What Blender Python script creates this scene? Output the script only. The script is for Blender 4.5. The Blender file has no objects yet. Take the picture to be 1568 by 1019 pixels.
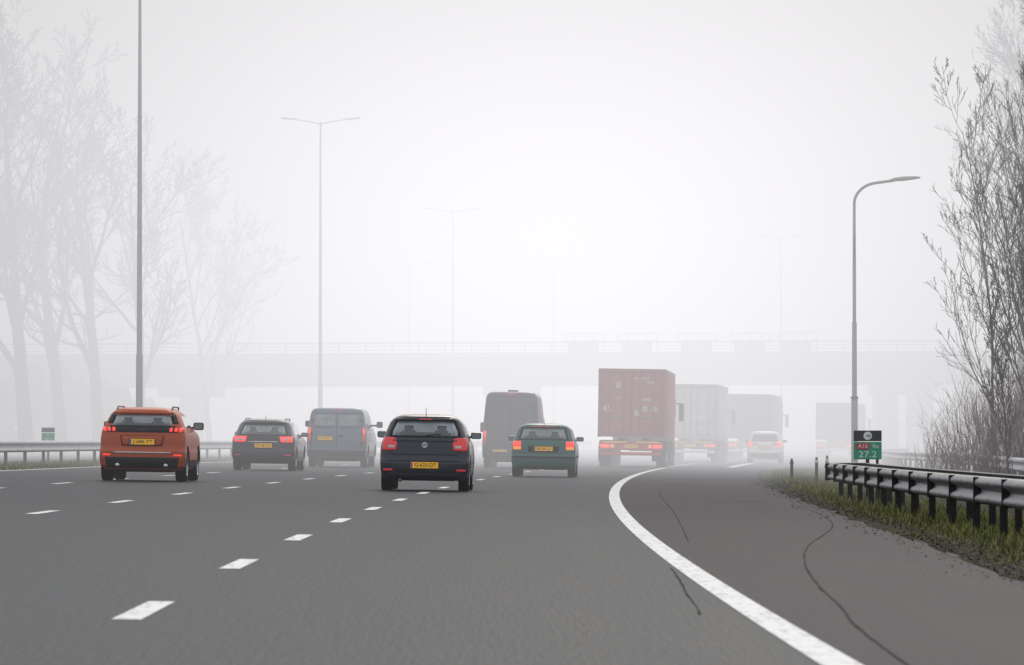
import bpy, bmesh, math, random
import numpy as np
from mathutils import Vector, Matrix
random.seed(7); rng=np.random.default_rng(7)
sc=bpy.context.scene
sc.view_settings.view_transform='Standard'; sc.view_settings.look='None'; sc.view_settings.exposure=0
K=0.00019; BANK=0.016
def curve(d): return K*(max(d,0)-45)**2 if d<420 else K*375**2+2*K*375*(d-420)
def zr(u): return -BANK*u
def head(d): return 2*K*(d-45)

# ---------------------------------------------------------------- materials
def newmat(name):
    m=bpy.data.materials.new(name); m.use_nodes=True
    nt=m.node_tree; return m,nt,nt.nodes['Principled BSDF']
def simple(name,col,rough=.5,metal=0,emit=None,es=0,coat=0,var=.12,scale=6,spec=.5):
    m,nt,b=newmat(name)
    tc=nt.nodes.new('ShaderNodeTexCoord'); n=nt.nodes.new('ShaderNodeTexNoise'); n.inputs['Scale'].default_value=scale; n.inputs['Detail'].default_value=4
    nt.links.new(tc.outputs['Object'],n.inputs['Vector'])
    r=nt.nodes.new('ShaderNodeMapRange'); r.inputs['From Min'].default_value=.3; r.inputs['From Max'].default_value=.7
    r.inputs['To Min'].default_value=1-var; r.inputs['To Max'].default_value=1+var
    nt.links.new(n.outputs['Fac'],r.inputs['Value'])
    v=nt.nodes.new('ShaderNodeVectorMath'); v.operation='SCALE'; v.inputs[0].default_value=col[:3]
    nt.links.new(r.outputs['Result'],v.inputs['Scale']); nt.links.new(v.outputs['Vector'],b.inputs['Base Color'])
    b.inputs['Roughness'].default_value=rough; b.inputs['Metallic'].default_value=metal; b.inputs['Specular IOR Level'].default_value=spec
    b.inputs['Coat Weight'].default_value=coat; b.inputs['Coat Roughness'].default_value=.08
    if emit: b.inputs['Emission Color'].default_value=(*emit,1); b.inputs['Emission Strength'].default_value=es
    return m
def paint(name,col,metal=.3,top=1.0,coat=.4,rough=.28):
    """car paint with road grime building up towards the sills"""
    m,nt,b=newmat(name); N=nt.nodes.new; L=nt.links.new
    tc=N('ShaderNodeTexCoord'); s=N('ShaderNodeSeparateXYZ'); L(tc.outputs['Object'],s.inputs[0])
    n=N('ShaderNodeTexNoise'); n.inputs['Scale'].default_value=5; n.inputs['Detail'].default_value=6; L(tc.outputs['Object'],n.inputs['Vector'])
    r=N('ShaderNodeMapRange'); r.inputs['From Min'].default_value=.1; r.inputs['From Max'].default_value=top
    r.inputs['To Min'].default_value=.5; r.inputs['To Max'].default_value=.03; L(s.outputs['Z'],r.inputs['Value'])
    mu=N('ShaderNodeMath'); mu.operation='MULTIPLY'; L(r.outputs[0],mu.inputs[0]); L(n.outputs['Fac'],mu.inputs[1])
    mx=N('ShaderNodeMix'); mx.data_type='RGBA'; mx.inputs[6].default_value=(*col,1); mx.inputs[7].default_value=(.06,.056,.052,1)
    L(mu.outputs[0],mx.inputs[0]); L(mx.outputs[2],b.inputs['Base Color'])
    rr=N('ShaderNodeMapRange'); rr.inputs['To Min'].default_value=rough; rr.inputs['To Max'].default_value=.8; L(mu.outputs[0],rr.inputs['Value']); L(rr.outputs[0],b.inputs['Roughness'])
    b.inputs['Metallic'].default_value=metal; b.inputs['Coat Weight'].default_value=coat; b.inputs['Coat Roughness'].default_value=.1
    return m
M={}
M['glass']=simple('window_glass',(.20,.22,.235),.05,coat=.8,var=.4,scale=2.5)  # opaque pane; light seen through the cabin is put into this grey
M['glassd']=simple('dark_glass',(.025,.028,.032),.06,coat=.5)
M['silhouette']=simple('cabin_silhouette',(.05,.053,.058),.3,coat=.6)  # dark tone of the cabin silhouettes drawn on the panes
M['black']=simple('black_plastic',(.014,.014,.016),.6,spec=.3)
M['seam']=simple('panel_gap',(.005,.005,.006),.8,spec=.2)
M['tyre']=simple('tyre_rubber',(.009,.009,.010),.9,spec=.2)
M['rim']=simple('wheel_rim',(.35,.35,.36),.35,.8)
M['red']=simple('tail_lamp_red',(.50,.015,.02),.2,emit=(1,.03,.03),es=.2,coat=.6)
M['redlit']=simple('tail_lamp_lit',(.7,.02,.02),.2,emit=(1,.05,.03),es=.9,coat=.6)
M['clear']=simple('lamp_clear',(.55,.5,.5),.15,coat=.6)
M['amber']=simple('lamp_amber',(.8,.25,.03),.2,emit=(1,.3,.03),es=.5,coat=.6)
M['yellow']=simple('plate_yellow',(.95,.50,.02),.45,var=.04,emit=(1,.5,.02),es=.12)  # plate colour also emits faintly to brighten it, no lamp here
M['ink']=simple('plate_ink',(.01,.01,.01),.6)
M['blue']=simple('plate_blue',(.02,.06,.4),.5)
M['chrome']=simple('chrome_trim',(.6,.6,.62),.2,.9)
M['white']=simple('white_enamel',(.75,.75,.75),.5)
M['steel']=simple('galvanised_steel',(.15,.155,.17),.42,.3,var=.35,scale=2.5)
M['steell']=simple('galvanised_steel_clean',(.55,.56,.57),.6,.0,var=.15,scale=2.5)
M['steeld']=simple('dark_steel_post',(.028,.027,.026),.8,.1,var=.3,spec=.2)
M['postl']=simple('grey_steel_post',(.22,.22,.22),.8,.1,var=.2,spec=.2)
M['lamp']=simple('lamp_post_grey',(.18,.18,.18),.6,.2)
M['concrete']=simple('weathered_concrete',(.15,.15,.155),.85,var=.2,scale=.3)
M['green']=simple('sign_green',(.0,.30,.17),.5,var=.05)
M['signblack']=simple('sign_black',(.012,.012,.014),.5)

# ---------------------------------------------------------------- helpers
def link(o,parent=None):
    sc.collection.objects.link(o)
    if parent: o.parent=parent
    return o
def root(name,loc=(0,0,0),rz=0,roll=0):
    e=bpy.data.objects.new(name,None); e.location=loc; e.rotation_euler=(0,roll,-rz); sc.collection.objects.link(e); return e
def meshobj(name,verts,faces,mat,parent=None,smooth=False,mats=None,midx=None):
    me=bpy.data.meshes.new(name); me.from_pydata([tuple(v) for v in verts],[],[tuple(f) for f in faces])
    for mm in (mats or [mat]): me.materials.append(mm)
    if midx is not None: me.polygons.foreach_set('material_index',midx)
    if smooth: me.polygons.foreach_set('use_smooth',[True]*len(me.polygons))
    me.update()
    return link(bpy.data.objects.new(name,me),parent)
def box(name,c,s,mat,parent=None,bev=.01,rot=None):
    bm=bmesh.new(); bmesh.ops.create_cube(bm,size=1)
    for v in bm.verts: v.co=Vector((v.co.x*s[0],v.co.y*s[1],v.co.z*s[2]))
    if bev>0: bmesh.ops.bevel(bm,geom=bm.edges[:],offset=min(bev,min(s)*.4),segments=2,affect='EDGES',profile=.6)
    me=bpy.data.meshes.new(name); bm.to_mesh(me); bm.free(); me.materials.append(mat)
    o=link(bpy.data.objects.new(name,me),parent); o.location=c
    if rot: o.rotation_euler=rot
    return o
def tube(name,pts,rads,mat,parent=None,sides=10):
    V=[];F=[]; pts=[Vector(p) for p in pts]
    for i,p in enumerate(pts):
        t=(pts[min(i+1,len(pts)-1)]-pts[max(i-1,0)]).normalized()
        a=t.orthogonal().normalized() if i==0 else (a-t*a.dot(t)).normalized()
        b=t.cross(a)
        for k in range(sides):
            an=2*math.pi*k/sides; V.append(p+(a*math.cos(an)+b*math.sin(an))*rads[i])
    for i in range(len(pts)-1):
        for k in range(sides):
            F.append((i*sides+k,i*sides+(k+1)%sides,(i+1)*sides+(k+1)%sides,(i+1)*sides+k))
    F.append(tuple(range(sides))[::-1]); F.append(tuple(range((len(pts)-1)*sides,len(pts)*sides)))
    return meshobj(name,V,F,mat,parent,smooth=True)
def wheel(parent,x,y,r,w,name='wheel'):
    prof=[(-.5,.55),(-.5,.93),(-.38,1),(.38,1),(.5,.93),(.5,.62),(.35,.58),(.32,.15),(.4,.1),(.4,.0)]
    s=1 if x>0 else -1; n=28; V=[];F=[];mi=[]
    for (a,b) in prof:
        for k in range(n):
            t=2*math.pi*k/n; V.append((x+s*a*w,y+b*r*math.cos(t),r+b*r*math.sin(t)))
    for i in range(len(prof)-1):
        for k in range(n):
            F.append((i*n+k,i*n+(k+1)%n,(i+1)*n+(k+1)%n,(i+1)*n+k)); mi.append(0 if i<5 else 1)
    F.append(tuple(range(n))); mi.append(0)
    return meshobj(name,V,F,None,parent,smooth=False,mats=[M['tyre'],M['rim']],midx=mi)
def text(name,s,loc,size,mat,parent,extr=.001,w=None):
    c=bpy.data.curves.new(name,'FONT'); c.body=s; c.size=size; c.align_x='CENTER'; c.align_y='CENTER'; c.extrude=extr
    c.materials.append(mat); o=link(bpy.data.objects.new(name,c),parent); o.location=loc; o.rotation_euler=(math.pi/2,0,0)
    if w:
        bpy.context.view_layer.update(); k=w/max(o.dimensions.x,.01); o.scale=(k,1,1)
    return o

class Body:
    def __init__(s,rt,lv,R=.35,Rf=.6,n=3.2):
        s.rt=rt; a=np.array(lv); s.z,s.w,s.yr,s.yf=a.T; s.R=R; s.Rf=Rf; s.n=n
    def W(s,z): return float(np.interp(z,s.z,s.w))
    def YR(s,z): return float(np.interp(z,s.z,s.yr))
    def rear(s,x,z):
        t=min(abs(x)/s.W(z),.9995); return s.YR(z)+s.R*(1-(1-t**s.n)**(1/s.n))
    def build(s,mat,wheels,wr,ww):
        zs=[]
        for a,b in zip(s.z[:-1],s.z[1:]): zs+=list(np.linspace(a,b,3,endpoint=False))
        zs.append(s.z[-1]); N=22; V=[];F=[]
        for z in zs:
            w=s.W(z); yr=s.YR(z); yf=float(np.interp(z,s.z,s.yf)); R=min(s.R,(yf-yr)*.45); Rf=min(s.Rf,(yf-yr)*.45)
            for i in range(N+1):
                th=-math.pi/2+math.pi*i/N; x=w*math.copysign(abs(math.sin(th))**(2/s.n),math.sin(th))
                V.append((x,yr+R*(1-abs(math.cos(th))**(2/s.n)),z))
            for i in range(N+1):
                th=math.pi/2-math.pi*i/N; x=w*math.copysign(abs(math.sin(th))**(2/s.n),math.sin(th))
                V.append((x,yf-Rf*(1-abs(math.cos(th))**(2/s.n)),z))
        n=2*(N+1)
        for j in range(len(zs)-1):
            for i in range(n):
                F.append((j*n+i,j*n+(i+1)%n,(j+1)*n+(i+1)%n,(j+1)*n+i))
        F.append(tuple(range(n))[::-1]); F.append(tuple(range((len(zs)-1)*n,len(zs)*n)))
        o=meshobj('body',V,F,mat,s.rt,smooth=True)
        o.data.materials.append(M['black'])
        for y in wheels:
            bm=bmesh.new(); bmesh.ops.create_cone(bm,segments=32,radius1=wr+.07,radius2=wr+.07,depth=3,cap_ends=True,matrix=Matrix.Translation((0,y,wr))@Matrix.Rotation(math.pi/2,4,'Y'))
            me=bpy.data.meshes.new('cut'); bm.to_mesh(me); bm.free(); me.materials.append(M['black'])
            c=link(bpy.data.objects.new('cut',me),s.rt)
            md=o.modifiers.new('b','BOOLEAN'); md.object=c; md.operation='DIFFERENCE'; md.solver='EXACT'
            bpy.context.view_layer.update()
            dg=bpy.context.evaluated_depsgraph_get(); nm=bpy.data.meshes.new_from_object(o.evaluated_get(dg))
            o.modifiers.clear(); o.data=nm; bpy.data.objects.remove(c)
        o.data.shade_smooth()
        try: o.data.set_sharp_from_angle(angle=math.radians(32))
        except Exception: pass
        wx=s.W(.5)-ww/2-.015
        for y in wheels:
            for sx in (-1,1): wheel(s.rt,sx*wx,y,wr,ww)
        box('underbody',(0,(wheels[0]+wheels[1])/2,.24),(1.1,wheels[1]-wheels[0]+.6,.1),M['seam'],s.rt,.02)
        tube('axle',[(-wx,wheels[0],wr),(wx,wheels[0],wr)],[.05,.05],M['seam'],s.rt,8)
        return o
    def patch(s,name,rows,mat,off=.006,mirror=False,nx=12,solid=True):
        zz=[r[0] for r in rows]; out=[]
        for sg in ((1,-1) if mirror else (1,)):
            zs=[]
            for a,b in zip(zz[:-1],zz[1:]): zs+=list(np.linspace(a,b,4,endpoint=False))
            zs.append(zz[-1]); V=[];F=[]
            for z in zs:
                xl=np.interp(z,zz,[r[1] for r in rows]); xr=np.interp(z,zz,[r[2] for r in rows])
                for i in range(nx+1):
                    x=xl+(xr-xl)*i/nx; x=sg*x
                    V.append((x,s.rear(x,z)-off,z))
            for j in range(len(zs)-1):
                for i in range(nx):
                    a=j*(nx+1)+i; f=(a,a+1,a+nx+2,a+nx+1); F.append(f if sg>0 else f[::-1])
            o=meshobj(name,V,F,mat,s.rt,smooth=True)
            md=o.modifiers.new('s','SOLIDIFY'); md.thickness=off+.008; md.offset=-1
            out.append(o)
        return out
    def side(s,name,rows,mat,off=.006):
        zz=[r[0] for r in rows]
        for sg in (1,-1):
            V=[];F=[]; zs=np.linspace(zz[0],zz[-1],9)
            for z in zs:
                a=np.interp(z,zz,[r[1] for r in rows]); b=np.interp(z,zz,[r[2] for r in rows])
                for i in range(7): V.append((sg*(s.W(z)+off),a+(b-a)*i/6,z))
            for j in range(8):
                for i in range(6):
                    q=j*7+i; f=(q,q+1,q+8,q+7); F.append(f if sg>0 else f[::-1])
            meshobj(name,V,F,mat,s.rt,smooth=True)
    def plate(s,x,z,w,h,txt,off=.03):
        y=s.rear(x,z)-off
        box('plate_surround',(x,y+.012,z),(w+.03,.02,h+.03),M['black'],s.rt,.003)
        box('number_plate',(x,y-.002,z),(w,.008,h),M['yellow'],s.rt,.002)
        box('plate_band',(x-w/2+.02,y-.0075,z),(.03,.004,h*.9),M['blue'],s.rt,0)
        text('plate_text',txt,(x+.02,y-.0085,z),h*.85,M['ink'],s.rt,w=w*.78)
    def mirrors(s,y,z,mat,sz=(.2,.1,.13)):
        for sg in (1,-1):
            box('mirror_arm',(sg*(s.W(z)+.03),y,z-.03),(.12,.05,.04),M['black'],s.rt,.01)
            box('door_mirror',(sg*(s.W(z)+.03+sz[0]/2),y,z),sz,mat,s.rt,.04)
            box('mirror_glass',(sg*(s.W(z)+.03+sz[0]/2),y-sz[1]/2-.003,z),(sz[0]*.8,.004,sz[2]*.75),M['glass'],s.rt,.0)

def vroot(name,x,d):
    u=x-curve(d); return root(name,(x,d,zr(u)+.006),head(d),roll=math.atan(BANK))

def hatch_levels(W,H,L,belt=.98,tuck=.0,roofw=.64,tail=.3):
    w=W/2; k=H/1.45
    return [(.20,w*.86,.12,L-.15),(.27,w*.95,.03,L-.05),(.38,w*.985,.0,L),(.56,w,.0,L),(.62,w,.035,L),(.76*k,w*.995,.05,L-.03),
            (.86*k,w*.985,.06,L-.2),(.93*k,w*.965,.08,L-.75),(belt,w*.935,.11,L-1.1),(belt+.12,w*.88,.11+tail*.33,L-1.35),(H-.17,w*(roofw+.13),.11+tail*.85,L-1.85),
            (H-.10,w*(roofw+.06),.11+tail*.95,L-2.0),(H-.05,w*(roofw-.03),.12+tail*1.05,L-2.15),(H-.015,w*(roofw-.16),.2+tail*1.3,L-2.35),(H,w*(roofw-.42),.5+tail*1.4,L-2.7)]
def window_silhouettes(B,zb,zt,w):  # dark silhouettes on the opaque glass, imitating a backlit cabin
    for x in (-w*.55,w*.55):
        B.patch('headrest_silhouette',[(zb,x-.13,x+.13),(zb+(zt-zb)*.34,x-.12,x+.12),(zb+(zt-zb)*.42,x-.05,x+.05),(zb+(zt-zb)*.46,x-.09,x+.09),(zb+(zt-zb)*.70,x-.08,x+.08)],M['silhouette'],.0085,nx=4)
    B.patch('seat_back_silhouette',[(zb,-w,w),(zb+(zt-zb)*.22,-w*.95,w*.95)],M['silhouette'],.0075)
    B.patch('roof_lining_silhouette',[(zt-(zt-zb)*.1,-w*.86,w*.86),(zt,-w*.84,w*.84)],M['silhouette'],.0075)

# ---------------------------------------------------------------- vehicles
def polo():
    rt=vroot('hatchback_car',-1.64,98); B=Body(rt,hatch_levels(1.68,1.44,3.95,belt=.99,roofw=.68,tail=.28),R=.30,n=3.4)
    P=paint('paint_midnight_blue',(.008,.010,.024)); B.build(P,(.72,3.18),.31,.2)
    B.patch('rear_window_frame',[(1.005,-.67,.67),(1.12,-.645,.645),(1.325,-.56,.56)],M['seam'],.004)
    B.patch('rear_window',[(1.03,-.61,.61),(1.12,-.60,.60),(1.305,-.51,.51)],M['glass'],.007); window_silhouettes(B,1.035,1.30,.56)
    B.patch('roof_spoiler',[(1.325,-.56,.56),(1.365,-.55,.55)],P,.06)
    B.patch('high_brake_lamp',[(1.335,-.12,.12),(1.35,-.12,.12)],M['red'],.066)
    B.patch('tail_lamp',[(.76,.54,.79),(.86,.52,.80),(.98,.54,.785),(1.0,.60,.77)],M['red'],.014,True)
    B.patch('lamp_reverse',[(.80,.57,.68),(.85,.56,.68)],M['clear'],.017,True)
    B.patch('tailgate_gap',[(.675,-.62,.62),(.687,-.62,.62)],M['seam'],.004)
    B.patch('tailgate_gap',[(.687,.615,.625),(.76,.655,.665)],M['seam'],.004,True)
    B.patch('bumper_crease',[(.555,-.78,.78),(.567,-.78,.78)],M['seam'],.003)
    B.patch('valance',[(.215,-.66,.66),(.33,-.72,.72)],M['black'],.006)
    B.patch('bumper_reflector',[(.375,.60,.77),(.41,.60,.77)],M['red'],.008,True)
    B.patch('waist_ridge',[(.935,-.6,.6),(.955,-.6,.6)],P,.02)  # raised strip in the body paint
    B.plate(0,.485,.52,.115,'G-633-DT')
    y=B.rear(0,.86)
    bm=bmesh.new(); bmesh.ops.create_cone(bm,segments=24,radius1=.062,radius2=.055,depth=.02,cap_ends=True,matrix=Matrix.Translation((0,y-.02,.86))@Matrix.Rotation(math.pi/2,4,'X')); me=bpy.data.meshes.new('badge'); bm.to_mesh(me); bm.free(); me.materials.append(M['chrome']); link(bpy.data.objects.new('badge',me),rt)
    text('badge_mark','W',(0,y-.032,.855),.09,M['ink'],rt)
    B.side('side_window',[(1.03,.75,2.6),(1.28,.85,2.05)],M['glassd'])
    B.side('door_pillar',[(1.02,1.62,1.70),(1.29,1.62,1.70)],M['black'],.01)
    B.side('sill_trim',[(.24,1.1,2.8),(.30,1.1,2.8)],M['black'],.012)
    B.mirrors(2.35,1.05,P); tube('aerial',[(0,.55,1.42),(0,.42,1.56)],[.007,.004],M['black'],rt,6)
    tube('rear_wiper',[(0,B.rear(0,1.03)-.03,1.03),(.3,B.rear(.3,1.07)-.03,1.07)],[.008,.006],M['seam'],rt,6)
    tube('exhaust',[(-.45,.02,.2),(-.45,.3,.2)],[.03,.03],M['steel'],rt)
polo()
def suv():
    rt=vroot('orange_suv',-7.68,109); H=1.54
    w=.9
    lv=[(.24,w*.88,.12,4.15),(.32,w*.97,.03,4.25),(.45,w,.0,4.3),(.62,w,.0,4.3),(.68,w*.99,.04,4.3),(.9,w*.985,.06,4.2),(1.0,w*.97,.08,3.9),(1.06,w*.95,.08,3.3),(1.18,w*.89,.13,2.95),
        (1.38,w*.79,.3,2.5),(1.44,w*.73,.36,2.35),(1.49,w*.66,.4,2.2),(1.525,w*.55,.55,2.0),(H,w*.3,.9,1.6)]
    B=Body(rt,lv,R=.32,n=3.2); P=paint('paint_copper_orange',(.46,.060,.003),.0,coat=.12,rough=.42); B.build(P,(.78,3.38),.345,.225)
    B.patch('window_frame',[(1.13,-.68,.68),(1.42,-.58,.58)],M['seam'],.004)
    B.patch('rear_window',[(1.15,-.63,.63),(1.40,-.54,.54)],M['glass'],.007); window_silhouettes(B,1.155,1.39,.56)
    B.patch('roof_spoiler',[(1.425,-.62,.62),(1.47,-.58,.58)],P,.09)
    B.patch('spoiler_end',[(1.20,.66,.74),(1.42,.585,.65)],M['black'],.012,True)
    B.patch('lamp_band',[(1.02,-.84,.84),(1.13,-.81,.81)],M['black'],.012)
    for a in (.56,.66,.76): B.patch('tail_lamp',[(1.035,a,a+.06),(1.115,a+.01,a+.07)],M['redlit'],.018,True,nx=3)
    B.patch('tail_lamp_side',[(1.09,.80,.855),(1.12,.795,.85)],M['redlit'],.018,True,nx=3)
    B.patch('lower_cladding',[(.27,-.86,.86),(.40,-.885,.885),(.50,-.88,.88)],M['black'],.012)
    B.patch('skid_plate',[(.30,-.5,.5),(.40,-.55,.55)],M['seam'],.02)
    B.patch('chrome_strip',[(.585,-.6,.6),(.61,-.6,.6)],M['chrome'],.012)
    B.patch('reflector',[(.53,.66,.82),(.56,.66,.82)],M['redlit'],.014,True,nx=4)
    B.patch('plate_recess',[(.73,-.42,.42),(.95,-.46,.46)],M['seam'],.003)
    B.patch('plate_panel',[(.74,-.40,.40),(.94,-.44,.44)],P,.006)
    B.plate(0,.82,.52,.12,'J-686-TT')
    text('maker_letters','- - - - -',(0,B.rear(0,1.07)-.02,1.07),.06,M['chrome'],rt)
    for sg in (-1,1): tube('roof_rail',[(sg*.57,.55,1.49),(sg*.57,.7,1.55),(sg*.57,2.0,1.55),(sg*.56,2.15,1.49)],[.018]*4,M['steel'],rt,8); tube('exhaust',[(sg*.5,.0,.33),(sg*.5,.25,.33)],[.045,.045],M['chrome'],rt)
    B.side('side_window',[(1.12,.75,2.9),(1.36,.9,2.4)],M['glassd']); B.side('cladding_side',[(.30,1.2,2.95),(.45,1.2,2.95)],M['black'],.015)
    B.mirrors(2.65,1.16,M['black'],(.22,.12,.16))
suv()
def estate():
    rt=vroot('estate_car',-7.02,148); B=Body(rt,hatch_levels(1.80,1.46,4.6,belt=.98,roofw=.68,tail=.42),R=.34,n=3.0)
    P=paint('paint_dark_plum',(.016,.015,.028)); B.build(P,(.85,3.6),.32,.215)
    B.patch('window_frame',[(.99,-.69,.69),(1.33,-.57,.57)],M['seam'],.004)
    B.patch('rear_window',[(1.01,-.64,.64),(1.31,-.53,.53)],M['glass'],.007); window_silhouettes(B,1.015,1.30,.56)
    B.patch('roof_spoiler',[(1.34,-.58,.58),(1.38,-.56,.56)],P,.09)
    B.patch('tail_lamp',[(.80,.50,.83),(.96,.46,.83)],M['redlit'],.014,True)
    B.patch('lamp_inner',[(.84,.56,.74),(.90,.56,.74)],M['clear'],.018,True)
    B.patch('chrome_strip',[(.80,-.42,.42),(.82,-.42,.42)],M['chrome'],.01)
    B.patch('valance',[(.215,-.7,.7),(.36,-.76,.76)],M['black'],.006)
    B.patch('reflector',[(.42,.62,.8),(.45,.62,.8)],M['red'],.01,True)
    B.plate(0,.70,.52,.12,'SV-813-J')
    B.side('side_window',[(1.0,.85,3.1),(1.29,1.05,2.5)],M['glassd']); B.mirrors(2.8,1.02,P)
    for sg in (-1,1): tube('roof_rail',[(sg*.56,.7,1.40),(sg*.56,.85,1.46),(sg*.56,2.3,1.46),(sg*.55,2.45,1.41)],[.016]*4,M['steel'],rt,8)
    tube('aerial',[(0,.9,1.45),(0,.8,1.56)],[.008,.004],M['black'],rt,6)
estate()
def golf():
    rt=vroot('green_hatchback',.82,140); B=Body(rt,hatch_levels(1.72,1.43,4.15,belt=.98,roofw=.70,tail=.24),R=.28,n=3.4)
    P=paint('paint_teal_green',(.006,.095,.078),.1,coat=.3); B.build(P,(.78,3.3),.31,.2)
    B.patch('window_frame',[(.985,-.67,.67),(1.32,-.58,.58)],M['seam'],.004)
    B.patch('rear_window',[(1.005,-.62,.62),(1.30,-.53,.53)],M['glass'],.007); window_silhouettes(B,1.01,1.29,.55)
    B.patch('roof_lip',[(1.325,-.55,.55),(1.355,-.53,.53)],P,.04)
    B.patch('high_brake_lamp',[(1.335,-.3,.3),(1.348,-.3,.3)],M['red'],.046)
    B.patch('tail_lamp_low',[(.72,.60,.81),(.80,.60,.82)],M['amber'],.014,True)
    B.patch('tail_lamp',[(.803,.60,.82),(.95,.60,.81)],M['redlit'],.014,True)
    B.patch('plate_recess',[(.66,-.4,.4),(.82,-.42,.42)],M['seam'],.004)
    B.plate(0,.75,.50,.115,'68-XK-JT')
    B.patch('bumper_strip',[(.50,-.84,.84),(.55,-.84,.84)],M['black'],.022)
    B.patch('tailgate_gap',[(.63,-.66,.66),(.642,-.66,.66)],M['seam'],.004)
    B.patch('valance',[(.215,-.66,.66),(.30,-.72,.72)],M['black'],.006)
    B.side('side_window',[(1.01,.8,2.8),(1.28,.9,2.2)],M['glassd']); B.side('door_strip',[(.52,1.15,2.9),(.57,1.15,2.9)],M['black'],.02)
    B.mirrors(2.45,1.02,P); tube('aerial',[(0,.55,1.42),(0,.4,1.54)],[.008,.004],M['black'],rt,6)
golf()
def whitecar():
    rt=vroot('white_car',11.7,244); B=Body(rt,hatch_levels(1.66,1.50,3.7,belt=1.0,roofw=.72,tail=.24),R=.3,n=3.2)
    P=paint('paint_white',(.72,.72,.73),0); B.build(P,(.68,3.0),.30,.19)
    B.patch('rear_window',[(1.02,-.62,.62),(1.35,-.53,.53)],M['glassd'],.007)
    B.patch('tail_lamp',[(.75,.60,.79),(1.02,.60,.775)],M['redlit'],.014,True)
    B.patch('tail_lamp',[(.86,-.60,-.35),(.95,-.60,-.35)],M['red'],.01); B.patch('tail_lamp',[(.86,.35,.60),(.95,.35,.60)],M['red'],.01)
    B.patch('valance',[(.23,-.7,.7),(.48,-.76,.76)],M['black'],.008); B.plate(0,.75,.5,.115,'TX-482-B')
    B.side('side_window',[(1.04,.7,2.5),(1.33,.85,1.9)],M['glassd']); B.mirrors(2.2,1.05,P)
whitecar()
def van(name,x,d,W,H,L,P,windows,platex,txt,text_z):
    rt=vroot(name,x,d); w=W/2
    lv=[(.30,w*.93,.06,L-.1),(.36,w*.98,.0,L),(.55,w,.0,L),(.58,w,.05,L),(.9,w,.05,L-.1),(1.05,w*.995,.055,L-.5),(1.2,w*.985,.06,L-1.0),(H*.62,w*.965,.07,L-1.25),(H-.25,w*.90,.12,L-1.9),(H-.12,w*.86,.15,L-2.1),(H-.05,w*.79,.18,L-2.2),(H-.015,w*.68,.25,L-2.3),(H,w*.4,.5,L-2.6)]
    B=Body(rt,lv,R=.13,Rf=.5,n=4.5); B.build(P,(1.0,L-1.0),.34,.22)
    top=H-.18
    B.patch('door_gap',[(.60,-.009,.009),(top,-.009,.009)],M['seam'],.004,nx=2)
    B.patch('door_gap',[(.60,w*.84,w*.855),(top,w*.80,w*.815)],M['seam'],.004,True,nx=2)
    B.patch('door_gap_top',[(top,-w*.81,w*.81),(top+.015,-w*.81,w*.81)],M['seam'],.004)
    B.patch('bumper',[(.37,-w*.95,w*.95),(.54,-w*.97,w*.97)],M['black'],.03)
    B.patch('tail_lamp',[(.78,w*.865,w*.955),(1.28,w*.86,w*.95)],M['red'],.012,True,nx=4)
    B.patch('tail_lamp_lit',[(1.05,w*.87,w*.95),(1.24,w*.865,w*.945)],M['redlit'],.016,True,nx=4)
    B.patch('door_handle',[(.98,.04,.22),(1.03,.04,.22)],M['black'],.03,nx=4)
    for z in (.75,H*.55,H*.78): B.patch('hinge',[(z,w*.80,w*.88),(z+.05,w*.80,w*.88)],M['black'],.025,True,nx=3)
    if windows:
        B.patch('rear_window',[(windows[0],.06,w*.76),(windows[1],.06,w*.70)],M['glass'],.008,True)
    else:
        B.patch('door_panel_rib',[(1.25,.1,w*.72),(1.27,.1,w*.72)],P,.015,True)
        B.patch('door_panel_rib',[(H*.82,.1,w*.70),(H*.83,.1,w*.70)],P,.015,True)
    B.plate(platex,text_z,.5,.12,txt)
    B.side('side_window',[(1.28,L-2.5,L-1.65),(H*.62+.3,L-2.5,L-2.0)],M['glassd'])
    for sg in (1,-1):
        box('mirror_arm',(sg*(w+.05),L-1.9,1.35),(.2,.06,.06),M['black'],rt,.01); box('door_mirror',(sg*(w+.2),L-1.9,1.38),(.2,.12,.34 if H>2.2 else .2),M['black'],rt,.04)
    if H>2.2:
        box('roof_vent',(0,1.2,H+.02),(.35,.5,.1),P,rt,.04)
    B.patch('brake_lamp',[(H-.10,-.15,.15),(H-.075,-.15,.15)],M['red'],.01)
    return B
van('blue_van',-5.62,168,1.92,1.90,4.9,paint('paint_slate_blue',(.10,.15,.20),.0),(1.24,1.66),-.38,'69-ZPB-5',.92)
van('dark_panel_van',-.06,179,1.95,2.60,6.0,paint('paint_graphite',(.03,.032,.055),.2),None,-.38,'VX-412-R',.56)

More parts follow.
